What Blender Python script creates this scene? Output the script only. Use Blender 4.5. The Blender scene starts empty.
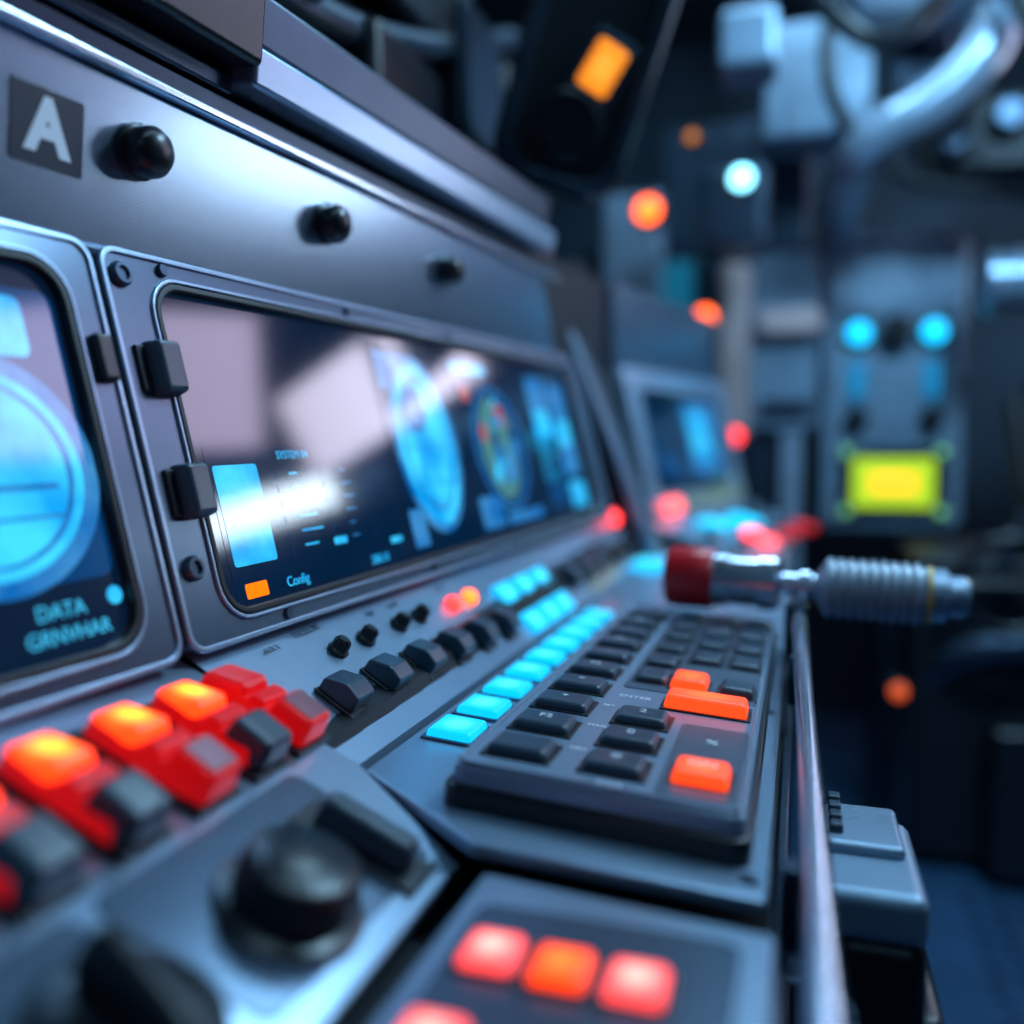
import bpy, bmesh, math, random
from mathutils import Vector, Matrix
random.seed(7)
V=Vector
C=bpy.context.scene.collection
bpy.context.scene.view_settings.view_transform='Standard'

# ---------------------------------------------------------------- materials
def mat(name,col,metal=0.0,rough=0.5,emit=None,es=0.0,noise=0.0,nscale=40,bump=0.0,spec=0.5,coat=0.0,stretch=None,centre=None,crough=.04,evar=0):
    m=bpy.data.materials.new(name); m.use_nodes=True
    nt=m.node_tree; b=nt.nodes['Principled BSDF']
    b.inputs['Base Color'].default_value=(*col,1); b.inputs['Metallic'].default_value=metal
    b.inputs['Roughness'].default_value=rough; b.inputs['Specular IOR Level'].default_value=spec
    b.inputs['Coat Weight'].default_value=coat; b.inputs['Coat Roughness'].default_value=crough
    if emit:
        b.inputs['Emission Color'].default_value=(*emit,1); b.inputs['Emission Strength'].default_value=es
        if centre:   # back-lit diffuser: lamp behind the middle of the cap
            tc=nt.nodes.new('ShaderNodeTexCoord'); mp=nt.nodes.new('ShaderNodeMapping')
            mp.inputs['Location'].default_value=(-1,-1,0); mp.inputs['Scale'].default_value=(2,2,0)
            nt.links.new(tc.outputs['Generated'],mp.inputs[0])
            g=nt.nodes.new('ShaderNodeTexGradient'); g.gradient_type='QUADRATIC_SPHERE'
            nt.links.new(mp.outputs[0],g.inputs[0])
            r=nt.nodes.new('ShaderNodeValToRGB'); r.color_ramp.elements[0].color=(*emit,1); r.color_ramp.elements[1].color=(*centre,1)
            r.color_ramp.elements[1].position=0.45
            nt.links.new(g.outputs[0],r.inputs[0]); nt.links.new(r.outputs[0],b.inputs['Emission Color'])
        if evar:     # varied tones of the picture on the display
            tc=nt.nodes.new('ShaderNodeTexCoord'); n=nt.nodes.new('ShaderNodeTexNoise'); n.inputs['Scale'].default_value=evar; n.inputs['Detail'].default_value=3
            nt.links.new(tc.outputs['Object'],n.inputs['Vector'])
            r=nt.nodes.new('ShaderNodeValToRGB'); r.color_ramp.elements[0].position=.35; r.color_ramp.elements[1].position=.65
            r.color_ramp.elements[0].color=(emit[0],emit[1]*.6,emit[2]*.8,1); r.color_ramp.elements[1].color=(emit[0]+.05,min(1,emit[1]*1.35),min(1,emit[2]*1.1),1)
            nt.links.new(n.outputs['Fac'],r.inputs[0]); nt.links.new(r.outputs[0],b.inputs['Emission Color'])
    if noise>0 or bump>0:
        tc=nt.nodes.new('ShaderNodeTexCoord'); mp=nt.nodes.new('ShaderNodeMapping')
        if stretch: mp.inputs['Scale'].default_value=stretch
        nt.links.new(tc.outputs['Object'],mp.inputs[0])
        n=nt.nodes.new('ShaderNodeTexNoise'); n.inputs['Scale'].default_value=nscale; n.inputs['Detail'].default_value=5
        nt.links.new(mp.outputs[0],n.inputs['Vector'])
        if noise>0:
            r=nt.nodes.new('ShaderNodeValToRGB')
            r.color_ramp.elements[0].position=.3; r.color_ramp.elements[1].position=.7
            r.color_ramp.elements[0].color=(*[c*(1-noise) for c in col],1)
            r.color_ramp.elements[1].color=(*[min(1,c*(1+noise)) for c in col],1)
            nt.links.new(n.outputs['Fac'],r.inputs[0]); nt.links.new(r.outputs[0],b.inputs['Base Color'])
            k=.04 if noise>.05 else .008
            mr=nt.nodes.new('ShaderNodeMapRange'); mr.inputs['To Min'].default_value=max(.03,rough-k); mr.inputs['To Max'].default_value=rough+k
            nt.links.new(n.outputs['Fac'],mr.inputs[0]); nt.links.new(mr.outputs[0],b.inputs['Roughness'])
        if bump>0:
            bp=nt.nodes.new('ShaderNodeBump'); bp.inputs['Strength'].default_value=bump; bp.inputs['Distance'].default_value=.001
            nt.links.new(n.outputs['Fac'],bp.inputs['Height']); nt.links.new(bp.outputs[0],b.inputs['Normal'])
    return m

PANEL=mat('panel_metal',(.32,.43,.57),.60,.27,noise=.02,nscale=120)
SILVER=mat('brushed_aluminium',(.42,.54,.70),.92,.24,noise=.03,nscale=14,stretch=(1,30,1))
BEZEL=mat('bezel_metal',(.10,.145,.21),.6,.26,noise=.02,nscale=120)
DARK=mat('dark_body',(.005,.008,.014),.2,.5,noise=.2,nscale=20)
BLACK=mat('black_plastic',(.006,.009,.014),0,.32,noise=.2,nscale=200,bump=.05)
KEYM=mat('key_grey_plastic',(.036,.062,.092),0,.28,noise=.04,nscale=200)
KBODY=mat('keypad_casing',(.24,.32,.43),.35,.27,noise=.02,nscale=120)
KINS=mat('keypad_inset',(.09,.13,.18),.3,.32,noise=.03,nscale=90)
RUBBER=mat('rubber',(.006,.007,.009),0,.5,noise=.2,nscale=90)
STEEL=mat('steel',(.60,.68,.80),.95,.22,noise=.03,nscale=60)
DKSTEEL=mat('dark_steel',(.045,.072,.11),.8,.33,noise=.1,nscale=40)
GLASS=mat('display_glass',(.003,.006,.012),0,.08,spec=.85,coat=.85,emit=(.002,.012,.04),es=.8,crough=.06)
def scr(n,c,s,ev=0): return mat(n,tuple(x*.1 for x in c),0,.08,emit=c,es=s,spec=.85,coat=.85,crough=.06,evar=ev)
S_CY=scr('screen_cyan',(.0,.46,.90),1.3,28)
S_CY2=scr('screen_cyan_mid',(.0,.20,.54),1.1,40)
S_BL=scr('screen_blue',(.0,.06,.22),.8)
S_DK=scr('screen_navy',(.0,.018,.065),.7)
S_WH=scr('screen_text',(.05,.52,.88),1.1)
S_OR=scr('screen_orange',(1,.15,.0),1.9)
S_RED=scr('screen_red',(.55,.10,.10),.8)
S_GR=scr('screen_green',(.10,.34,.34),.7)
CYB=mat('lit_cyan_key',(.01,.25,.35),0,.3,emit=(.0,.38,.72),es=1.7,centre=(.06,.60,.82))
ORB=mat('lit_orange_key',(.5,.05,.01),0,.35,emit=(1,.060,.008),es=1.45,centre=(1,.15,.025))
ORHOT=mat('lit_amber_lens',(.5,.05,.01),0,.3,emit=(1,.035,.003),es=3.0,centre=(1,.34,.012))
ORMID=mat('lit_orange_pad',(.5,.05,.01),0,.3,emit=(1,.050,.007),es=2.1,centre=(1,.15,.018))
PINK=mat('lit_red_key',(.5,.05,.05),0,.35,emit=(1,.07,.075),es=2.0,centre=(1,.42,.36))
REDP=mat('red_plastic',(.60,.006,.008),0,.28,emit=(1,.004,.006),es=.34,noise=.05)  # faint red glow added to brighten the unlit bodies
REDC=mat('red_cap_grey',(.30,.10,.13),.2,.3,noise=.15,nscale=60)  # greyer red for the tops of the red caps
REDK=mat('red_collar',(.55,.008,.016),0,.30,noise=.1,nscale=100)
WHITEP=mat('label_print',(.62,.70,.80),0,.5,emit=(.5,.7,.9),es=.15)
LABEL=mat('label_dark',(.015,.03,.055),0,.4)
YEL=mat('yellow_ring',(.8,.45,.05),0,.4)
def lamp(n,c,s): return mat(n,c,0,.3,emit=c,es=s)
L_RED=lamp('lamp_red',(1,.03,.025),4); L_OR=lamp('lamp_orange',(1,.11,.012),5); L_CY=lamp('lamp_cyan',(.005,.45,.8),2.6)
L_WH=lamp('lamp_white',(.25,.8,1),5); L_YE=lamp('lamp_yellow',(1,.40,.02),1.6); L_YG=lamp('display_yellow_green',(.42,.60,.02),1.0)
L_AM=mat('lamp_amber',(1,.3,.01),0,.3,emit=(1,.27,.015),es=1.4,centre=(1,.42,.05))
L_PK=lamp('lamp_pink',(1,.10,.10),2.6); L_CYS=lamp('lamp_cyan_soft',(.0,.46,.70),1.8)
WALL=mat('wall_paint',(.024,.046,.072),.3,.5,noise=.3,nscale=4,bump=.1)
CABI=mat('cabinet_paint',(.21,.31,.42),.35,.36,noise=.15,nscale=8)
PIPE=mat('pipe_paint',(.28,.38,.50),.4,.28,noise=.15,nscale=10)
WARM=mat('warm_panel',(.48,.36,.36),.2,.5,noise=.15,nscale=8)
FLOORM=mat('floor_tread',(.03,.09,.19),.4,.45,noise=.2,nscale=12,bump=.3)

# ---------------------------------------------------------------- helpers
def fr(o,x,y):
    x=V(x).normalized(); z=x.cross(V(y)).normalized(); y=z.cross(x)
    m=Matrix((x,y,z)).transposed().to_4x4(); m.translation=V(o); return m
def grp(name,loc=(0,0,0)):
    e=bpy.data.objects.new(name,None); e.location=loc; e.empty_display_size=.02; C.objects.link(e)
    bpy.context.view_layer.update(); return e
def fin(bm,name,par,M,mt,bevel=0,seg=3,smooth=True):
    bmesh.ops.recalc_face_normals(bm,faces=bm.faces)
    me=bpy.data.meshes.new(name); bm.to_mesh(me); bm.free(); me.materials.append(mt)
    if smooth:
        for p in me.polygons: p.use_smooth=True
    o=bpy.data.objects.new(name,me); C.objects.link(o)
    if par: o.parent=par; o.matrix_parent_inverse=Matrix.Translation(-par.location)
    o.matrix_basis=M
    if bevel>0:
        b=o.modifiers.new('bevel','BEVEL'); b.width=bevel; b.segments=seg; b.limit_method='ANGLE'; b.angle_limit=math.radians(35); b.harden_normals=True
    elif smooth:
        e=o.modifiers.new('es','EDGE_SPLIT'); e.split_angle=math.radians(40)
    return o
def box(par,name,M,c,s,mt,bevel=.001,taper=0,rz=0,rx=0,seg=3):
    """box centred in xy on c, standing on c.z with height s.z; taper = inset of the top"""
    bm=bmesh.new(); x,y,z=s[0]/2,s[1]/2,s[2]; t=taper
    vs=[bm.verts.new(p) for p in [(-x,-y,0),(x,-y,0),(x,y,0),(-x,y,0),(-x+t,-y+t,z),(x-t,-y+t,z),(x-t,y-t,z),(-x+t,y-t,z)]]
    for f in [(0,3,2,1),(4,5,6,7),(0,1,5,4),(1,2,6,5),(2,3,7,6),(3,0,4,7)]: bm.faces.new([vs[i] for i in f])
    return fin(bm,name,par,M@Matrix.Translation(c)@Matrix.Rotation(rz,4,'Z')@Matrix.Rotation(rx,4,'X'),mt,bevel,seg)
def rrect(x0,x1,y0,y1,r,n=6):
    P=[]
    for cx,cy,a in [(x1-r,y1-r,0),(x0+r,y1-r,90),(x0+r,y0+r,180),(x1-r,y0+r,270)]:
        for i in range(n+1):
            t=math.radians(a+90*i/n); P.append((cx+r*math.cos(t),cy+r*math.sin(t)))
    return P
def prism(par,name,M,P,z0,z1,mt,bevel=.001):
    bm=bmesh.new(); a=[bm.verts.new((p[0],p[1],z0)) for p in P]; b=[bm.verts.new((p[0],p[1],z1)) for p in P]
    n=len(P); bm.faces.new(a[::-1]); bm.faces.new(b)
    for i in range(n): bm.faces.new((a[i],a[(i+1)%n],b[(i+1)%n],b[i]))
    return fin(bm,name,par,M,mt,bevel,smooth=bevel>0)
def ringf(par,name,M,Po,Pi,z0,z1,mt,bevel=.001):
    bm=bmesh.new(); n=len(Po)
    L=[[bm.verts.new((p[0],p[1],z)) for p in Q] for Q,z in ((Po,z0),(Po,z1),(Pi,z1),(Pi,z0))]
    for k in range(4):
        A=L[k];B=L[(k+1)%4]
        for i in range(n): bm.faces.new((A[i],A[(i+1)%n],B[(i+1)%n],B[i]))
    return fin(bm,name,par,M,mt,bevel)
def lathe(par,name,M,prof,mt,n=40,flute=0,fd=0):
    """prof: list of (r,z) along local z"""
    bm=bmesh.new(); rings=[]
    for r,z in prof:
        ring=[]
        for i in range(n):
            a=2*math.pi*i/n; rr=r
            if flute: rr=r-fd*(.5+.5*math.cos(flute*a))
            ring.append(bm.verts.new((rr*math.cos(a),rr*math.sin(a),z)))
        rings.append(ring)
    for A,B in zip(rings,rings[1:]):
        for i in range(n): bm.faces.new((A[i],A[(i+1)%n],B[(i+1)%n],B[i]))
    bm.faces.new(rings[0][::-1]); bm.faces.new(rings[-1])
    return fin(bm,name,par,M,mt,0)
def T(x,y,z=0): return Matrix.Translation((x,y,z))
def text(par,name,M,s,size,mt,al='LEFT',ext=.0001,rz=0,off=0):
    c=bpy.data.curves.new(name,'FONT'); c.body=s; c.size=size; c.extrude=ext; c.align_x=al; c.align_y='CENTER'; c.offset=off
    c.materials.append(mt); o=bpy.data.objects.new(name,c); C.objects.link(o)
    o.parent=par; o.matrix_parent_inverse=Matrix.Translation(-par.location); o.matrix_basis=M@Matrix.Rotation(rz,4,'Z'); return o
def pipe(par,name,pts,r,mt,cyc=False):
    c=bpy.data.curves.new(name,'CURVE'); c.dimensions='3D'; c.bevel_depth=r; c.bevel_resolution=6; c.use_fill_caps=True
    sp=c.splines.new('NURBS'); sp.points.add(len(pts)-1)
    for p,q in zip(sp.points,pts): p.co=(*q,1)
    sp.order_u=3; sp.use_endpoint_u=True; sp.use_cyclic_u=cyc; c.resolution_u=10
    c.materials.append(mt); o=bpy.data.objects.new(name,c); C.objects.link(o)
    o.parent=par; o.matrix_parent_inverse=Matrix.Translation(-par.location); return o
I4=Matrix.Identity(4)

# ---------------------------------------------------------------- reference frames of the console surfaces
O=V((-.272,.361,-.097)); d=V((.0682,1,.0206)); u=V((-.047,0,.1892))
U=fr(O,d,u)
O2=V((-.319,.361,.0922)); u2=V((.009,0,.08)); U2=fr(O2,d,u2)
K=fr((-.142,0,-.131),(1,0,-.0726),(0,1,0))
PF=fr((-.19,0,-.145),(1,0,-.082),(0,1,0))
DF=fr((-.275,0,-.1),(1,0,-.419),(0,1,0))
BF=fr((0,0,-.156),(1,0,0),(0,1,0))
def Bp(y): e=y-.361; return V((-.272+.0682*e,y,-.097+.0206*e))
def ST(y,t,h=0):
    a=V((-.19,y,-.145)); b=Bp(y); p=a.lerp(b,t)
    m=fr(p,a-b,(0,1,0)); return m@T(0,0,h)

# ---------------------------------------------------------------- console body
con=grp('control_console',(-.2,.5,-.3))
def sect(y):
    b=Bp(y)
    return [(-.006,-.182),(-.118,-.186),(-.19,-.168),(b.x-.012,b.z-.014),(b.x-.062,b.z+.19),(b.x-.060,b.z+.31),(-.75,b.z+.31),(-.75,-.85),(-.006,-.85)]
bm=bmesh.new()
A=[bm.verts.new((x,-.35,z)) for x,z in sect(-.35)]; B=[bm.verts.new((x,1.28,z)) for x,z in sect(1.28)]
n=len(A); bm.faces.new(A[::-1]); bm.faces.new(B)
for i in range(n): bm.faces.new((A[i],A[(i+1)%n],B[(i+1)%n],B[i]))
fin(bm,'body',con,I4,DARK,0,smooth=False)
prism(con,'deck_plate',PF,[(.004,.362),(.0735,.316),(.183,.322),(.183,1.22),(.004,1.22)],-.006,0,PANEL,.0015)
for x,y in [(.176,.335),(.176,.56),(.176,.8),(.012,.9)]:
    lathe(con,'plate_screw',PF@T(x,y,0),[(.0035,0),(.0035,.0008),(.0028,.0014)],DKSTEEL,16)
bm=bmesh.new(); NS=24; L1=[];L2=[];L3=[]
for i in range(NS+1):
    y=.352+(1.26-.352)*i/NS; a=V((-.191,y,-.145)); b=Bp(y)+V((-.006,0,.003))
    L1.append(bm.verts.new(a)); L2.append(bm.verts.new(b)); L3.append(bm.verts.new(a-V((0,0,.012))))
for i in range(NS):
    bm.faces.new((L1[i],L1[i+1],L2[i+1],L2[i])); bm.faces.new((L3[i],L3[i+1],L1[i+1],L1[i]))
fin(bm,'switch_strip',con,I4,PANEL)
prism(con,'dial_panel',DF,[(-.03,.354),(.099,.352),(.163,.322),(.163,-.1),(-.06,-.1)],-.008,0,PANEL,.0015)
prism(con,'dial_recess',DF,rrect(.085,.152,.205,.318,.006),-.001,.0006,BEZEL,.0004)
prism(con,'handle_recess',DF,rrect(.085,.152,.09,.198,.006),-.001,.0006,BEZEL,.0004)
for x,y in [(.157,.313),(.157,.2),(.078,.335)]:
    lathe(con,'panel_screw',DF@T(x,y,0),[(.003,0),(.003,.001),(.0022,.0016)],DKSTEEL,16)
prism(con,'button_panel',BF,[(-.109,.306),(-.004,.293),(-.004,-.1),(-.109,-.1)],-.006,0,PANEL,.0025)
prism(con,'button_inset',BF,rrect(-.101,-.014,.17,.283,.006),-.001,.0008,BEZEL,.0004)
box(con,'side_trim',I4,(-.004,.62,-.30),(.006,1.2,.12),DKSTEEL,.002)

# upper panel
prism(con,'upper_panel',U2,[(-.6,.004),(.66,.004),(.60,.083),(-.6,.083)],-.012,0,SILVER,.0015)
box(con,'upper_seam',U2,(.04,.0015,-.006),(1.3,.006,.009),BEZEL,.002)
box(con,'upper_lip',U2,(.02,.0865,-.01),(1.24,.006,.016),STEEL,.002)
box(con,'upper_groove',U2,(.02,.094,-.01),(1.24,.010,.010),DKSTEEL,.001)
for s,tt in [(-.15,.053),(.014,.053),(.178,.053),(.357,.052)]:
    lathe(con,'panel_knob',U2@T(s,tt,0),[(.0135,0),(.0135,.003),(.0115,.004),(.0125,.008),(.012,.012),(.0095,.0155),(.005,.0175),(.001,.018)],BLACK,40)
prism(con,'label_plate',U2,rrect(-.056,-.018,.032,.065,.001),0,.0005,LABEL,.0001)
text(con,'label_letter',U2@T(-.037,.0485,.0007),'A',.031,WHITEP,'CENTER',off=.0014)
prism(con,'label_plate_b',U2,rrect(-.103,-.066,.032,.065,.001),0,.0005,LABEL,.0001)
text(con,'label_letter_b',U2@T(-.084,.0485,.0007),'B',.031,WHITEP,'CENTER',off=.0014)
# overhead hood rails
box(con,'hood_dark',U2,(-.26,.142,-.03),(.68,.055,.052),BLACK,.004)
box(con,'hood_under_rail',U2,(-.26,.106,-.03),(.68,.010,.032),DKSTEEL,.002)
box(con,'hood_rail',U2,(.330,.117,-.03),(.50,.022,.046),PANEL,.003)
box(con,'hood_rail_top',U2,(.330,.147,-.03),(.50,.030,.036),DKSTEEL,.003)
text(con,'hood_print',U2@T(-.10,.132,.0225),'EMERGENCY LIGHT OVERRIDE',.009,WHITEP)
def quadplate(par,name,P,th,mt,bev=.003):
    P=[V(p) for p in P]; nrm=(P[1]-P[0]).cross(P[2]-P[0]).normalized()*th
    bm=bmesh.new(); a=[bm.verts.new(p) for p in P]; b=[bm.verts.new(p+nrm) for p in P]; n=len(P)
    bm.faces.new(a); bm.faces.new(b[::-1])
    for i in range(n): bm.faces.new((a[i],b[i],b[(i+1)%n],a[(i+1)%n]))
    return fin(bm,name,par,I4,mt,bev)
quadplate(con,'end_bulkhead',[(-.165,1.13,-.135),(-.30,1.13,.20),(-.345,1.13,.31),(-.45,1.13,.31),(-.235,1.13,-.135)],-.05,DARK)
quadplate(con,'end_bulkhead_edge',[(-.165,1.125,-.135),(-.30,1.125,.20),(-.345,1.125,.31),(-.357,1.125,.31),(-.312,1.125,.20),(-.179,1.125,-.135)],-.06,PANEL)

# ---------------------------------------------------------------- monitors
def monitor(name,s0,s1,i0,i1):
    g=grp(name,tuple(U@V(((s0+s1)/2,.1,0))))
    ringf(g,'bezel',U,rrect(s0,s1,0,.197,.010),rrect(i0,i1,.0125,.1835,.018),-.008,.007,BEZEL,.0018)
    ringf(g,'bezel_edge',U,rrect(s0-.0005,s1+.0005,-.0005,.1975,.0105),rrect(s0+.0025,s1-.0025,.0025,.1945,.008),.006,.0085,PANEL,.0008)
    ringf(g,'inner_trim',U,rrect(i0-.0035,i1+.0035,.009,.187,.021),rrect(i0-.0015,i1+.0015,.011,.185,.0195),.005,.0085,PANEL,.0007)
    ringf(g,'gasket',U,rrect(i0-.001,i1+.001,.0115,.1845,.019),rrect(i0+.0025,i1-.0025,.015,.181,.016),-.006,.0085,RUBBER,.001)
    prism(g,'glass',U,rrect(i0+.001,i1-.001,.0135,.1825,.017),-.006,.003,GLASS,.0)
    return g
EZ=.0031
def el(g,x0,x1,y0,y1,mt,nm='graphic',r=None,z=0):
    prism(g,nm,U@T(0,0,EZ+z),rrect(x0,x1,y0,y1,r if r else min(.002,(x1-x0)/4,(y1-y0)/4),3),0,.0001,mt,0)
def disc(g,cx,cy,rx,ry,mt,z=0,n=40,inner=None):
    P=[(cx+rx*math.cos(2*math.pi*i/n),cy+ry*math.sin(2*math.pi*i/n)) for i in range(n)]
    if inner:
        Q=[(cx+(p[0]-cx)*inner,cy+(p[1]-cy)*inner) for p in P]
        ringf(g,'ring',U@T(0,0,EZ+z),P,Q,0,.0001,mt,0)
    else: prism(g,'disc',U@T(0,0,EZ+z),P,0,.0001,mt,0)
m1=monitor('display_monitor',-.014,.715,.016,.672)
m2=monitor('display_monitor',-.42,-.019,-.40,-.038)
el(m1,.030,.215,.018,.10,S_DK); el(m1,.222,.345,.018,.172,S_DK,z=.0); el(m1,.35,.51,.018,.172,S_DK); el(m1,.52,.655,.018,.172,S_DK)
el(m1,.034,.070,.036,.090,S_CY,z=.0002)
el(m1,.038,.056,.0185,.0265,S_OR,z=.0002,r=.001)
text(m1,'text',U@T(.073,.022,EZ+.0003),'Config',.008,S_CY)
for i in range(6):
    w=random.uniform(.006,.03); el(m1,.098,.098+w,.040+i*.0085,.0412+i*.0085,S_CY,z=.0002,r=.0004)
    el(m1,.150,.150+random.uniform(.006,.02),.040+i*.0085,.0411+i*.0085,S_CY2,z=.0002,r=.0004)
for i in range(6):
    for j in range(3): el(m1,.085+.045*j,.0855+.045*j,.036+i*.009,.041+i*.009,S_BL,z=.0002,r=.0002)
text(m1,'text',U@T(.09,.094,EZ+.0003),'SYSTEM 04',.0065,S_CY)
text(m1,'text',U@T(.165,.022,EZ+.0003),'288.10',.008,S_CY)
el(m1,.195,.210,.03,.034,S_CY,z=.0002)
el(m1,.128,.142,.037,.0415,S_CY,z=.0003)
disc(m1,.283,.098,.052,.070,S_CY2,z=.0002); disc(m1,.283,.098,.045,.064,S_CY,z=.0004); disc(m1,.283,.098,.037,.052,S_CY2,z=.0005,inner=.95); disc(m1,.272,.125,.018,.018,S_CY2,z=.0006)
for i in range(7): el(m1,.246+.003*abs(3-i),.320-.003*abs(3-i),.052+i*.014,.0524+i*.014,S_CY2,z=.0008,r=.0001)
el(m1,.228,.275,.14,.168,S_CY2,z=.0003); el(m1,.228,.25,.022,.05,S_CY2,z=.0003)
el(m1,.355,.43,.160,.169,S_CY,z=.0002)
disc(m1,.43,.092,.060,.058,S_BL,z=.0002); disc(m1,.43,.092,.060,.058,S_CY2,z=.0004,inner=.95); disc(m1,.425,.092,.040,.048,S_GR,z=.0004)
rq=random.Random(11)
for i in range(26):
    a=rq.uniform(0,6.28); q=rq.random()**.5
    disc(m1,.425+.036*q*math.cos(a),.092+.043*q*math.sin(a),rq.uniform(.004,.010),rq.uniform(.005,.011),rq.choice([S_CY2,S_CY2,S_BL,S_RED,S_GR,S_CY]),z=.0006+.00005*i,n=16)
disc(m1,.372,.142,.010,.008,S_RED,z=.0008)
el(m1,.353,.40,.022,.05,S_CY2,z=.0002); el(m1,.41,.50,.022,.032,S_CY2,z=.0002)
el(m1,.53,.585,.10,.165,S_CY2,z=.0002); el(m1,.535,.58,.105,.13,S_CY,z=.0004)
el(m1,.595,.645,.06,.16,S_CY2,z=.0002); el(m1,.60,.64,.09,.12,S_CY,z=.0004)
el(m1,.53,.64,.028,.05,S_BL,z=.0002); el(m1,.60,.65,.022,.05,S_CY,z=.0003)
for i in range(8): el(m1,.53,.53+random.uniform(.02,.05),.055+i*.0055,.0565+i*.0055,S_CY,z=.0003,r=.0004)
# left screen graphics
el(m2,-.14,-.043,.045,.170,S_BL,r=.006)
disc(m2,-.093,.092,.053,.050,S_CY2,z=.0002,n=60); disc(m2,-.095,.092,.047,.043,S_CY,z=.0004,n=60,inner=.90); disc(m2,-.096,.092,.040,.037,S_CY,z=.0004,n=60)
el(m2,-.135,-.062,.084,.0865,S_CY2,z=.0008); el(m2,-.12,-.06,.072,.0735,S_CY2,z=.0008)
el(m2,-.11,-.060,.140,.166,S_CY,z=.0003,r=.004)
text(m2,'text',U@T(-.074,.034,EZ+.0003),'DATA',.009,S_WH,'CENTER'); text(m2,'text',U@T(-.072,.024,EZ+.0003),'GRNVHAR',.0088,S_WH,'CENTER')
disc(m2,-.046,.036,.004,.004,S_CY,z=.0003)
for i in range(5): el(m2,-.30,-.18,.04+i*.025,.055+i*.025,S_CY2,z=.0002)
for s,tt in [(.009,.138),(.009,.077)]:
    box(m1,'clip',U,(s,tt,.006),(.018,.028,.011),KEYM,.0025,taper=.0015)
    box(m1,'clip_base',U,(s-.004,tt,.005),(.021,.023,.004),BLACK,.001)
for s,tt in [(-.026,.141)]: box(m2,'clip',U,(s,tt,.006),(.010,.022,.006),BLACK,.002)
for s,tt in [(-.003,.184),(-.001,.040),(.70,.186),(.70,.012)]:
    lathe(m1,'screw',U@T(s,tt,.006),[(.0062,0),(.0062,.003),(.005,.0045),(.0035,.0045),(.003,.003)],DKSTEEL,24)
for s in [.026,.20,.36,.52]:
    lathe(m1,'screw',U@T(s,.1905,.006),[(.0034,0),(.0034,.002),(.0028,.0035)],DKSTEEL,20)
for s in [.062,.24,.40,.56]:
    lathe(m1,'screw',U@T(s,.006,.006),[(.0032,0),(.0032,.002),(.0025,.003)],DKSTEEL,20)

# ---------------------------------------------------------------- rocker switches on the strip
rk=grp('rocker_switches',tuple(ST(.5,.3).translation))
def rocker(par,M,mt,w=.021,l=.023,h=.012,base=BLACK):
    box(par,'rocker_base',M,(.001,0,0),(l+.004,w+.003,.0016),base,.0006)
    bm=bmesh.new(); x=l/2;y=w/2
    prof=[(-x,0),(x,0),(x,h*.75),(x*.15,h*1.0),(-x,h*.62)]
    a=[bm.verts.new((p[0],-y,p[1]+.001)) for p in prof]; b=[bm.verts.new((p[0],y,p[1]+.001)) for p in prof]; n=5
    bm.faces.new(a); bm.faces.new(b[::-1])
    for i in range(n): bm.faces.new((a[i],b[i],b[(i+1)%n],a[(i+1)%n]))
    fin(bm,'rocker_cap',par,M,mt,.0016)
for i in range(6):
    y=.404+.0442*i; t=.38-.018*i
    rocker(rk,ST(y,t),KEYM,w=.0195,l=.022)
kn=grp('strip_knobs',tuple(ST(.48,.66).translation))
for y in (.440,.471,.513,.541):
    lathe(kn,'knob',ST(y,.68),[(.0065,0),(.0065,.002),(.0052,.003),(.0052,.007),(.0035,.0088),(.0015,.0088)],BLACK,30,10,.0008)
text(con,'strip_print',ST(.436,.90,.0003),'PRESSURE',.0065,LABEL,'CENTER',rz=math.pi/2)
for y,s in ((.40,'AUX 1'),(.50,'TRIM'),(.53,'FLOW'),(.60,'FAULT')): text(con,'strip_print',ST(y,.86,.0003),s,.005,LABEL,'CENTER',rz=math.pi/2)
for y,m in ((.592,L_RED),(.622,L_OR)):
    il=grp('indicator_lamp',tuple(ST(y,.66).translation))
    lathe(il,'lens',ST(y,.66),[(.0062,0),(.0062,.002),(.0055,.004),(.003,.0062),(.0005,.007)],m,24)
cb=grp('cyan_push_buttons',tuple(PF@V((.025,.6,0))))
for i in range(3):
    for j in range(2):
        box(cb,'strip_button',ST(.680+.044*i,.16+.38*j),(0,0,0),(.021,.037,.004),CYB,.0015,taper=.001)
for i in range(9):
    y=.428+.0425*i
    box(cb,'button',PF,(.0235,y,0),(.025,.029,.0055),CYB,.0018,taper=.0012)
    box(cb,'button_surround',PF,(.0235,y,0),(.028,.032,.0015),BEZEL,.0005)
box(cb,'far_button',PF,(.004,1.14,.0),(.060,.13,.006),CYB,.002)
for i in range(3): rocker(rk,ST(.835+.052*i,.4),KEYM,w=.03,l=.022)
for i in range(3): rocker(rk,ST(1.0+.05*i,.4),BLACK,w=.03,l=.02)
lathe(con,'lens_far',ST(1.10,.95),[(.010,0),(.010,.004),(.006,.008)],L_RED,20)

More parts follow.
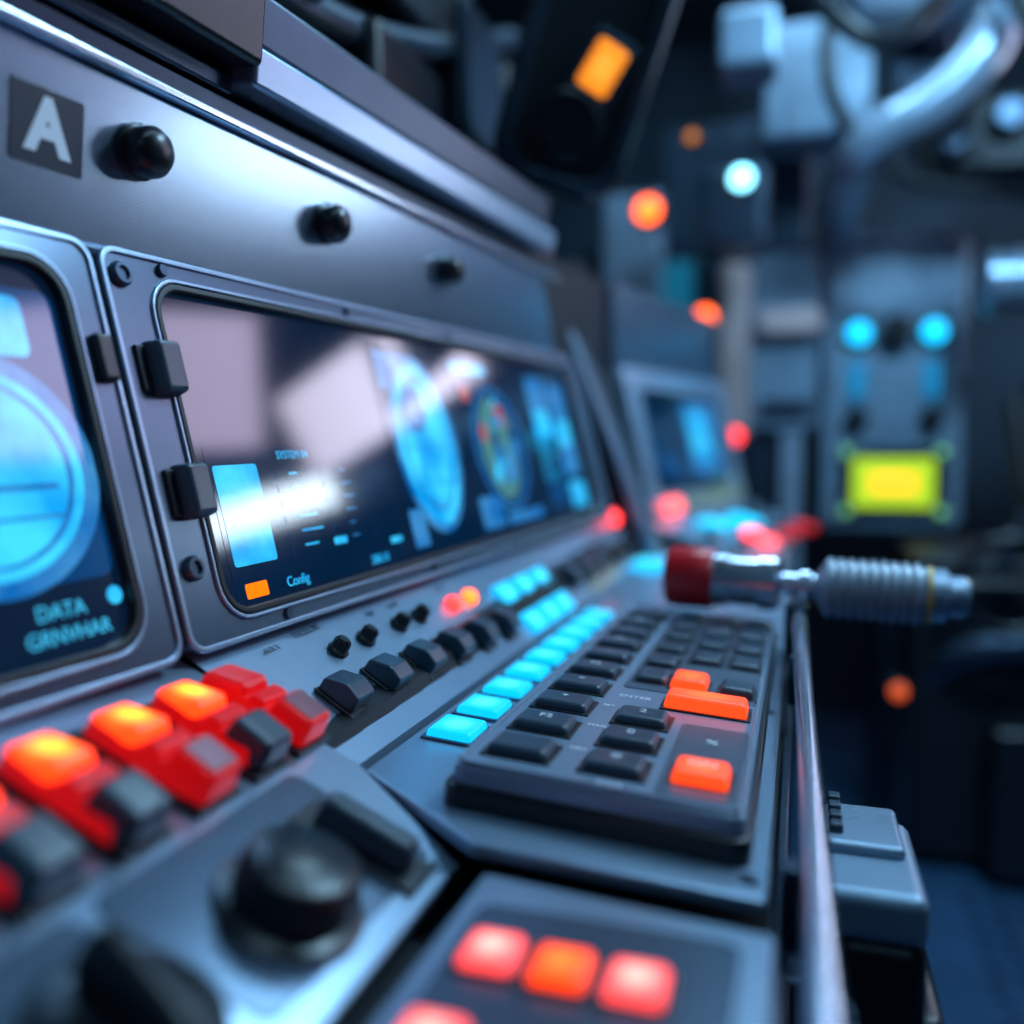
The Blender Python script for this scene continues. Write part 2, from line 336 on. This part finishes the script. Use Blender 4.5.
# ---------------------------------------------------------------- keypad
kp=grp('keypad',tuple(K@V((.065,.54,0))))
prism(kp,'casing',K,rrect(.004,.126,.346,.76,.007),-.0215,0,KBODY,.0035)
ringf(kp,'casing_rim',K,rrect(.0055,.1245,.3475,.7585,.006),rrect(.0078,.1222,.3498,.7562,.005),-.001,.0014,KBODY,.0006)
prism(kp,'casing_lip',K,rrect(.001,.129,.343,.763,.008),-.0235,-.0085,BLACK,.002)
prism(kp,'inset_dark',K,rrect(.089,.1215,.354,.449,.003),-.001,.0007,KINS,.0003)
prism(kp,'inset_far',K,rrect(.049,.1215,.500,.748,.003),-.001,.0006,KINS,.0003)
def key(x,y,sx,sy,mt,h=.006,lab=None,ls=.008):
    box(kp,'key_well',K,(x,y,-.0005),(sx+.003,sy+.003,.0014),BLACK,.0004)
    box(kp,'key',K,(x,y,0),(sx,sy,h),mt,.0022,taper=.0016)
    if lab: text(kp,'key_print',K@T(x,y+.001,h+.0003),lab,ls,WHITEP,'CENTER')
for i in range(10): key(.0275,.3735+.0375*i,.0285,.0230,KEYM,.005,['','F2','+','=','F5','-','F7','*','F9','/'][i] or None,.007)
for i,l in enumerate(['#','0','2']): key(.0695,.373+.0350*i,.0265,.0220,KEYM,.005,l)
for i in range(3):
    text(kp,'casing_print',K@T(.0458,.388+.036*i,.0003),['MIN','MAX','SET'][i],.0042,WHITEP,'LEFT')
key(.1055,.377,.0245,.0235,ORB,.0065,'ON')
text(kp,'key_print',K@T(.1055,.425,.0010),'%',.009,WHITEP,'CENTER')
key(.0975,.480,.044,.021,ORB,.0080)
key(.084,.523,.0215,.027,ORB,.0065); key(.111,.520,.020,.024,KEYM)
for i in range(6): key(.062,.527+.040*i,.019,.028,KEYM,.0045)
for i in range(4):
    for j in range(2): key(.0875+.0245*j,.590+.044*i,.020,.032,KEYM,.0045)
text(kp,'casing_print',K@T(.050,.482,.0003),'ENTER',.006,WHITEP); text(kp,'casing_print',K@T(.0705,.354,.0003),'CODE',.004,WHITEP,'CENTER')

# ---------------------------------------------------------------- lower buttons
lb=grp('red_push_buttons',(-.068,.262,-.156))
for x,y,m in [(-.0865,.251,PINK),(-.0642,.249,ORMID),(-.0415,.248,PINK),(-.0890,.207,PINK)]:
    box(lb,'button_frame',BF,(x,y,0),(.0208,.0222,.002),BLACK,.0006)
    box(lb,'button',BF,(x,y,.001),(.0182,.0195,.0045),m,.003,taper=.001)

# ---------------------------------------------------------------- red rocker switches + dials
for i,y in enumerate((.198,.2365,.275,.311,.342)):
    M=DF@T(.050,y,0)
    g=grp('red_toggle_switch',tuple(M.translation))
    w=.0225
    box(g,'base',M,(0,0,0),(.062,w+.004,.003),BLACK,.001)
    box(g,'body',M,(-.002,0,.002),(.052,w,.009),REDP,.0025,taper=.001)
    box(g,'upper_lens',M@Matrix.Rotation(-.18,4,'Y'),(-.014,0,.008),(.025,w-.001,.009),ORHOT if i<4 else REDP,.003,taper=.0015)
    dk=KEYM if i in (0,1,3) else REDP
    box(g,'lower_cap',M@Matrix.Rotation(.15,4,'Y'),(.017,0,.006),(.023,w-.001,.014),dk,.003,taper=.0015)
    if dk is REDP: box(g,'cap_plate',M@Matrix.Rotation(.15,4,'Y'),(.017,0,.0195),(.016,w-.008,.001),REDC,.0005)
    box(g,'middle_step',M,(.0015,0,.008),(.008,w-.003,.006),REDP,.0015)
dl=grp('rotary_dial',tuple(DF@V((.127,.247,0))))
lathe(dl,'skirt',DF@T(.128,.250),[(.026,0),(.026,.002),(.0235,.0035)],BLACK,64)
lathe(dl,'dial',DF@T(.128,.250,.003),[(.0205,0),(.0205,.012),(.0195,.0145),(.0175,.016),(.001,.016)],BLACK,96,24,.0008)
sl=grp('slide_switch',tuple(DF@V((.132,.297,0))))
box(sl,'base',DF,(.130,.298,0),(.055,.022,.0025),BLACK,.001)
box(sl,'lever',DF,(.130,.298,.002),(.042,.014,.012),KEYM,.003,taper=.0015)
dh=grp('selector_handle',tuple(DF@V((.118,.185,0))))
lathe(dh,'skirt',DF@T(.124,.180),[(.026,0),(.026,.003),(.023,.0045)],BLACK,64)
box(dh,'grip',DF,(.124,.180,.004),(.046,.013,.015),BLACK,.004,taper=.002,rz=-.25)

# ---------------------------------------------------------------- guard rail rod at the console edge
gr=grp('guard_rail',(.006,.45,-.15))
pipe(gr,'rod',[(.0115,-.1,-.166),(.011,.1,-.162),(.009,.30,-.150),(.005,.52,-.136),(.002,.735,-.126),(.002,.74,-.126)],.0052,STEEL)
for y,z in ((.33,-.150),(.60,-.134)):
    box(gr,'standoff',I4,(.001,y,z-.03),(.010,.012,.032),DKSTEEL,.002)
hd=grp('control_grip',(0,.72,-.108))
zx=V((1,-.06,-.028)).normalized(); xx=V((0,0,1))
xa=(xx-zx*xx.dot(zx)).normalized(); ya=zx.cross(xa); GM=Matrix((xa,ya,zx)).transposed().to_4x4(); GM.translation=(-.099,.735,-.102)
lathe(hd,'red_collar',GM,[(.018,-.003),(.0235,0),(.0245,.004),(.0245,.032),(.0235,.036)],REDK,48,24,.0006)
lathe(hd,'barrel',GM@T(0,0,.036),[(.0215,0),(.0215,.012),(.0195,.013),(.0195,.034),(.0215,.035),(.0215,.048),(.015,.052)],STEEL,48)
lathe(hd,'shaft',GM@T(0,0,.086),[(.009,0),(.009,.014),(.012,.016),(.012,.022),(.009,.024),(.009,.04)],STEEL,40)
pr=[(.010,0),(.019,.006)]
for i in range(9):
    z=.008+i*.0075; pr+=[(.0225,z),(.0232,z+.002),(.0225,z+.0042),(.0198,z+.005),(.0198,z+.007)]
pr+=[(.021,.078)]
GRIPM=mat('grip_rubber_grey',(.32,.38,.46),.2,.35,noise=.1,nscale=60)
lathe(hd,'corrugated_grip',GM@T(0,0,.113),pr,GRIPM,48)
lathe(hd,'yellow_band',GM@T(0,0,.191),[(.0212,0),(.0212,.003)],YEL,40)
lathe(hd,'end_cap',GM@T(0,0,.194),[(.020,0),(.020,.010),(.0155,.012),(.0155,.022),(.012,.026)],PIPE,40)
box(hd,'mount',I4,(.0,.735,-.165),(.018,.030,.045),DKSTEEL,.003)

# ---------------------------------------------------------------- bracket on the right side of the console
br=grp('side_connector_box',(.035,.42,-.24))
box(br,'top_block',I4,(.034,.43,-.205),(.042,.085,.022),CABI,.006)
box(br,'top_cap',I4,(.032,.45,-.185),(.034,.05,.007),PIPE,.003)
box(br,'lower_block',I4,(.036,.425,-.42),(.038,.075,.217),BLACK,.008)
box(br,'lower_flange',I4,(.038,.43,-.26),(.050,.08,.025),BLACK,.006)
box(br,'mount_arm',I4,(.007,.42,-.26),(.022,.05,.03),DKSTEEL,.003)
MX=Matrix.Rotation(math.pi/2,4,'X')
for x,z in ((.019,-.236),(.019,-.258)):
    lathe(br,'round_connector',T(x,.384,z)@MX,[(.0095,-.01),(.0095,.004),(.008,.006),(.008,.012),(.005,.013)],PIPE,30)
for i in range(4):
    for j in range(2): box(br,'terminal',I4,(.012+.008*j,.475-.012*i,-.180),(.006,.008,.006),KEYM,.0012)

# ---------------------------------------------------------------- second console further along
c2=grp('rear_console',(-.2,1.7,-.2))
d2=V((.117,.5,.004)); W2=fr((-.235,1.45,-.109),d2,(-.055,0,.24))
ringf(c2,'bezel',W2,rrect(0,.52,0,.25,.02),rrect(.05,.46,.035,.215,.02),-.02,.012,PANEL,.003)
prism(c2,'glass',W2,rrect(.048,.462,.033,.217,.02),-.015,.004,GLASS,0)
def el2(x0,x1,y0,y1,mt,z=0): prism(c2,'graphic',W2@T(0,0,.0042+z),rrect(x0,x1,y0,y1,.004,3),0,.0003,mt,0)
el2(.07,.22,.05,.2,S_DK); el2(.26,.43,.06,.20,S_CY2); el2(.28,.38,.09,.18,S_CY,.0005); el2(.09,.2,.06,.1,S_BL,.0005)
prism(c2,'upper_panel',fr((-.29,1.45,.13),d2,(.0,0,.2)),[(0,.005),(.52,.005),(.50,.14),(0,.14)],-.02,0,BEZEL,.003)
bm=bmesh.new()
tp=[V((-.235,1.40,-.112)),V((-.02,1.34,-.168)),V((-.01,1.95,-.15)),V((-.11,1.97,-.10))]
a=[bm.verts.new(p) for p in tp]; b=[bm.verts.new((p.x,p.y,-.20)) for p in tp]
bm.faces.new(a); bm.faces.new(b[::-1])
for i in range(4): bm.faces.new((a[i],b[i],b[(i+1)%4],a[(i+1)%4]))
fin(bm,'deck',c2,I4,PANEL,.004)
box(c2,'cabinet',I4,(-.30,1.70,-.85),(.48,.66,.66),DARK,.01)
box(c2,'back',I4,(-.55,1.70,-.2),(.42,.60,.50),DARK,.01)
D2=fr(tp[0],tp[1]-tp[0],tp[3]-tp[0])
for x,y,sx,sy,m in [(.07,.13,.040,.055,L_CYS),(.08,.25,.050,.06,L_CYS),(.13,.15,.026,.035,L_RED),(.165,.13,.026,.035,L_PK),(.16,.25,.03,.05,REDP),(.12,.32,.03,.05,KEYM),(.15,.38,.04,.05,REDP),(.05,.38,.03,.05,KEYM),(.10,.05,.03,.04,KEYM),(.15,.05,.03,.04,KEYM)]:
    box(c2,'deck_button',D2,(x,y,.001),(sx,sy,.012),m,.004)
box(c2,'frame_button',W2,(.08,.010,.012),(.075,.028,.012),L_PK,.006)

# ---------------------------------------------------------------- equipment cabinet (right background)
ec=grp('equipment_cabinet',(.22,2.35,.15))
CB=fr((.05,2.30,-.19),(1,.10,0),(0,0,1))   # local x right, y up, z towards viewer
prism(ec,'casing',CB,rrect(0,.315,0,.70,.02),-.14,0,CABI,.008)
ringf(ec,'door_frame',CB,rrect(.015,.30,.02,.68,.015),rrect(.03,.285,.035,.665,.012),-.002,.008,PIPE,.003)
STREAK=lamp('lamp_streak',(.005,.16,.32),1.0)  # glowing strip in place of the streak reflections below the cyan lamps
SG=lamp('stud_green',(.16,.48,.18),.9)  # green glow put into the bolts round the display
for x in (.075,.240):
    lathe(ec,'lamp',CB@T(x,.465,0),[(.038,0),(.038,.012),(.032,.02)],DKSTEEL,30)
    lathe(ec,'lamp_lens',CB@T(x,.465,.018),[(.027,0),(.024,.012),(.012,.02)],L_CY,30)
    box(ec,'lamp_streak',CB,(x,.355,0),(.035,.09,.02),STREAK,.008)
    lathe(ec,'knob',CB@T(x,.265,0),[(.026,0),(.026,.03),(.018,.04)],BLACK,30)
lathe(ec,'handle_knob',CB@T(.158,.465,0),[(.035,0),(.035,.04),(.025,.05)],BLACK,30)
prism(ec,'display_surround',CB,rrect(.040,.280,.03,.20,.012),0,.018,DKSTEEL,.004)
prism(ec,'display',CB,rrect(.070,.250,.055,.17,.008),.01,.022,L_YG,.002)
box(ec,'display_bar',CB,(.160,.112,.02),(.10,.045,.006),L_YE,.003)
for x in (.055,.265):
    for y in (.045,.185): lathe(ec,'display_stud',CB@T(x,y,.018),[(.011,0),(.011,.008),(.006,.012)],SG,20)
for x in (.008,.307):
    for y in (.015,.35,.685): lathe(ec,'bolt',CB@T(x,y,0),[(.008,0),(.008,.006)],DKSTEEL,6)
hs=grp('corrugated_hose',(.5,2.1,.35))
HM=Matrix((V((0,0,1)),V((0,-1,0)),V((1,0,.03)).normalized())).transposed().to_4x4(); HM.translation=(.35,2.10,.345)
pr=[(.04,0)]
for i in range(14): z=.01+.03*i; pr+=[(.065,z),(.065,z+.016),(.054,z+.02),(.054,z+.028)]
lathe(hs,'hose',HM,pr,PIPE,36)
box(hs,'bracket',I4,(.60,2.10,.24),(.06,.14,.20),DKSTEEL,.01)

# ---------------------------------------------------------------- pipes and machinery
pp=grp('overhead_pipes',(.5,2,.9))
pipe(pp,'large_pipe',[(.10,2.1,1.25),(.10,2.1,1.0),(.16,2.0,.86),(.34,1.9,.86),(.44,1.88,.84),(.54,1.87,.88),(.56,1.86,1.0),(.56,1.86,1.29)],.055,PIPE)
pipe(pp,'elbow_pipe',[(.36,1.95,.95),(.34,1.9,.78),(.25,1.9,.66),(.12,1.9,.60),(.08,2.0,.55),(.08,2.2,.52)],.045,PIPE)
pipe(pp,'thin_pipe',[(-.1,2.1,1.2),(-.06,2.1,.95),(.3,2.1,.93),(.46,2.1,.98),(.5,2.1,1.28)],.022,DKSTEEL)
pipe(pp,'cable_b',[(-.2,1.8,1.2),(.0,1.7,.75),(.2,1.8,.7),(.4,1.9,1.1)],.02,BLACK)
pipe(pp,'cable_c',[(.0,1.95,1.2),(.05,1.9,.9),(.02,1.9,.70),(.16,1.95,.52),(.40,2.0,.50),(.5,2.0,.48)],.014,BLACK)
pipe(pp,'cable_d',[(.3,2.0,1.2),(.28,1.80,.9),(.38,1.80,.70),(.40,1.85,.55),(.5,2.0,.48)],.016,RUBBER)
pipe(pp,'hose_loop',[(.24+.09*math.cos(t),1.74,.86+.07*math.sin(t)) for t in [i*math.pi/5 for i in range(10)]],.016,PIPE,True)
for p,s,m in [((.02,2.12,.66),(.22,.16,.24),CABI),((.22,2.12,.72),(.12,.16,.14),DKSTEEL),((-.14,2.0,.42),(.13,.15,.16),DKSTEEL),((.34,2.12,.56),(.24,.12,.16),DARK),((-.10,1.7,.66),(.10,.12,.10),CABI)]:  # the dark one stands in for shaded cavities above the cabinet
    box(pp,'pipework_box',I4,p,s,m,.015)
for x,z in ((.28,.62),(.38,.66)):
    lathe(pp,'valve',T(x,2.04,z)@MX,[(.034,-.03),(.034,.01),(.024,.02),(.012,.02)],DKSTEEL,24)
wu=grp('equipment_rack',(-.1,2.4,.3))
box(wu,'rack',I4,(-.17,2.55,-.3),(.36,.5,1.1),DKSTEEL,.01)
box(wu,'pale_door',I4,(-.40,2.25,.10),(.14,.10,.52),PIPE,.01)
box(wu,'teal_display',I4,(-.30,2.26,.20),(.085,.03,.26),lamp('teal_display',(.005,.10,.17),.9),.01)
box(wu,'warm_unit',I4,(-.042,2.30,.05),(.155,.08,.42),CABI,.01)
box(wu,'warm_post',I4,(-.155,2.25,.02),(.07,.08,.42),WARM,.01)
box(wu,'warm_shelf',I4,(-.03,2.26,.27),(.14,.10,.06),WARM,.01)
box(wu,'shelf_b',I4,(-.03,2.26,.10),(.12,.08,.02),DKSTEEL,.006)
box(wu,'tall_post',I4,(-.02,2.30,-.5),(.05,.08,.54),PIPE,.008)
box(wu,'low_unit',I4,(-.09,2.55,-.6),(.22,.2,.60),DKSTEEL,.01)
def wlamp(x,y,z,r,m):
    wl=grp('warning_lamp',(x,y,z))
    M=T(x,y,z)@MX
    lathe(wl,'lamp_base',M,[(r*1.2,-.05),(r*1.2,0),(r*1.1,.006)],DKSTEEL,24)
    lathe(wl,'lamp_lens',M,[(r,.004),(r*.95,r*.4),(r*.6,r*.8),(.001,r)],m,24)
wlamp(-.103,1.60,.457,.019,L_WH)
wlamp(-.31,1.90,.495,.026,L_OR)
wlamp(-.20,1.99,.283,.022,L_OR)
wlamp(-.137,2.02,.03,.018,L_RED)
wlamp(-.21,1.80,.60,.012,lamp('lamp_dim_amber',(1,.30,.03),.8))
wlamp(.185,1.80,-.45,.015,lamp('lamp_dim_orange',(1,.12,.02),.8))
# overhead instrument pod
pod=grp('overhead_instrument_pod',(-.22,1.0,.45))
PM=fr((-.232,1.02,.45),(.95,.31,.0),(0,-.25,1))
PR=PM@Matrix.Rotation(-.3,4,'Z')
prism(pod,'shell',PR,rrect(-.080,.080,-.16,.18,.05,8),-.10,0,BLACK,.02)
ringf(pod,'rim',PR,rrect(-.075,.075,-.155,.175,.05,8),rrect(-.060,.060,-.14,.16,.04,8),-.005,.008,DKSTEEL,.003)
lathe(pod,'round_gauge',PR@T(.0,-.085,0),[(.040,0),(.040,.012),(.034,.014),(.034,.008),(.001,.008)],BLACK,40)
M_=PM@Matrix.Rotation(-.55,4,'Z')
prism(pod,'display_housing',M_@T(.022,-.012,0),rrect(-.029,.029,-.036,.036,.008),.0,.006,DKSTEEL,.002)
prism(pod,'amber_display',M_@T(.022,-.012,0),rrect(-.0185,.0185,-.026,.026,.005),.0,.010,L_AM,.002)
for i in range(3): box(pod,'display_bar',M_,(.022,-.026+.014*i,.010),(.038,.0018,.002),BLACK,.0003)
pipe(pod,'arm',[(-.22,1.1,.5),(-.20,1.2,.8),(-.15,1.3,1.29)],.04,BLACK)
om=grp('overhead_machinery',(-.4,.8,.5))
box(om,'duct',I4,(-.64,.5,.32),(.40,1.6,.30),DARK,.02)
for p,s,m in [((-.42,.85,.30),(.09,.16,.10),BLACK),((-.43,1.10,.38),(.09,.14,.16),DKSTEEL),((-.42,.62,.36),(.10,.12,.10),DKSTEEL),((-.43,1.25,.31),(.08,.10,.22),BLACK),((-.46,.95,.46),(.12,.3,.08),DARK)]:
    box(om,'unit',I4,p,s,m,.012)
pipe(om,'pipe_a',[(-.42,.2,.34),(-.40,.6,.34),(-.41,.9,.42),(-.42,1.2,.55),(-.42,1.3,.6)],.018,DKSTEEL)
pipe(om,'pipe_b',[(-.42,.3,.42),(-.41,.75,.46),(-.43,.95,.60),(-.43,1.3,.8)],.028,BLACK)
pipe(om,'pipe_d',[(-.42,.3,.30),(-.41,.5,.31),(-.42,.75,.33),(-.40,.95,.30),(-.41,1.2,.33)],.012,PIPE)
for y,z in ((.62,.29),(.74,.30),(.86,.31),(1.0,.33)):
    lathe(om,'cap',fr((-.40,y,z),(0,1,0),(-.2,0,1)),[(.022,-.03),(.022,.01),(.016,.016)],DKSTEEL,24)
# lower right machinery
lm=grp('lower_machinery',(.5,2.0,-.5))
for p,s,m in [((.62,2.2,-.83),(.8,.5,.62),DARK),((.30,2.3,-.83),(.26,.4,.55),DKSTEEL),((.45,1.98,-.83),(.18,.2,.30),BLACK),((.60,2.05,-.2),(.3,.3,.35),DARK)]:
    box(lm,'unit',I4,p,s,m,.02)
pipe(lm,'pipe',[(.22,2.0,-.83),(.22,2.0,-.5),(.33,1.95,-.38),(.6,1.95,-.38),(1.0,1.9,-.4)],.035,DKSTEEL)
pipe(lm,'handwheel',[(.38+.09*math.cos(t),1.86,-.25+.09*math.sin(t)) for t in [i*math.pi/6 for i in range(12)]],.012,BLACK,True)
pipe(lm,'wheel_spoke',[(.29,1.86,-.25),(.47,1.86,-.25)],.008,BLACK)
pipe(lm,'wheel_stem',[(.38,1.86,-.25),(.38,2.3,-.25)],.012,BLACK)
pipe(lm,'cable',[(.4,2.0,.1),(.42,1.95,-.1),(.5,1.95,-.3),(.46,1.98,-.7)],.02,RUBBER)
pipe(lm,'cable_b',[(.5,2.0,.15),(.48,1.95,-.05),(.40,1.95,-.15),(.30,1.98,-.5),(.34,1.98,-.8)],.014,DKSTEEL)

# ---------------------------------------------------------------- room shell
def slab(name,c,s,m):
    bm=bmesh.new(); bmesh.ops.create_cube(bm,size=1,matrix=Matrix.Diagonal((*s,1))); return fin(bm,name,None,T(*c),m,0,smooth=False)
slab('floor',(.3,.8,-.90),(3.4,5.2,.1),FLOORM)
slab('ceiling',(.3,.8,1.35),(3.4,5.2,.1),WALL)
slab('wall_back',(.3,3.1,.225),(3.4,.1,2.15),WALL)
slab('wall_front',(.3,-1.6,.225),(3.4,.1,2.15),WALL)
slab('wall_left',(-1.2,.8,.225),(.1,4.6,2.15),WALL)
slab('wall_right',(1.7,.8,.225),(.1,4.6,2.15),WALL)
tr=grp('floor_tread_plate',(.6,1.4,-.85))
for i in range(16):
    for j in range(10):
        box(tr,'stud',I4,(.32+.05*j,1.1+.05*i,-.85),(.03,.008,.003),DKSTEEL,0,rz=.785 if (i+j)%2 else -.785)

# ---------------------------------------------------------------- luminaires (unseen; the wall panels added for glare on glass and metal)
def lum(name,c,n,sx,sy,col,st,ax=(0,1,0)):
    g=grp(name,c); z=V(n).normalized(); x=V(ax); x=(x-z*x.dot(z)).normalized(); y=z.cross(x)
    M=Matrix((x,y,z)).transposed().to_4x4(); M.translation=c
    box(g,'housing',M,(0,0,-.05),(sx+.04,sy+.04,.048),DKSTEEL,.005)
    box(g,'diffuser',M,(0,0,-.003),(sx,sy,.006),lamp(name+'_glow',col,st),.001)
lum('glare_panel',(1.42,2.05,1.08),(-1,-.4,-.5),1.05,.46,(.80,.66,.92),3.0)
lum('glare_panel',(1.10,2.97,.90),(0,-1,-.1),.85,.36,(.84,.78,1),4.4,(1,0,0))
lum('glare_panel',(1.50,2.45,.60),(-1,-.5,0),.75,.12,(.72,.86,1),11)
lum('ceiling_light_panel',(.30,.25,1.28),(0,0,-1),1.2,.22,(.42,.74,1),6)
lum('ceiling_light_panel',(.0,1.55,1.28),(0,0,-1),.5,.3,(.42,.74,1),20)
def area(name,loc,aim,sx,sy,e,col):
    l=bpy.data.lights.new(name,'AREA'); l.shape='RECTANGLE'; l.size=sx; l.size_y=sy; l.energy=e; l.color=col
    o=bpy.data.objects.new(name,l); C.objects.link(o); o.location=loc
    o.rotation_euler=(V(aim)-V(loc)).to_track_quat('-Z','Y').to_euler()
area('key_lamp',(.55,1.1,1.0),(-.22,.65,-.1),.20,.10,12,(.42,.74,1))
area('back_lamp',(.55,1.0,1.15),(.15,2.4,.3),.3,.2,17,(.34,.70,1))
area('fill_lamp',(.1,-.8,.7),(-.2,.5,0),.6,.4,.6,(.28,.64,1))
w=bpy.data.worlds.new('world'); bpy.context.scene.world=w; w.use_nodes=True
w.node_tree.nodes['Background'].inputs[0].default_value=(.05,.12,.25,1); w.node_tree.nodes['Background'].inputs[1].default_value=.3

# ---------------------------------------------------------------- camera
cd=bpy.data.cameras.new('camera'); cam=bpy.data.objects.new('camera',cd); C.objects.link(cam); bpy.context.scene.camera=cam
th=math.asin(.3041); ph=math.asin(.0687)
cam.location=(0,0,0); cam.rotation_euler=(math.pi/2-ph,0,th)
cd.sensor_width=36; cd.lens=900/1024*36; cd.clip_start=.01; cd.clip_end=50
cd.dof.use_dof=True; cd.dof.focus_distance=.47; cd.dof.aperture_fstop=2.0; cd.dof.aperture_blades=0
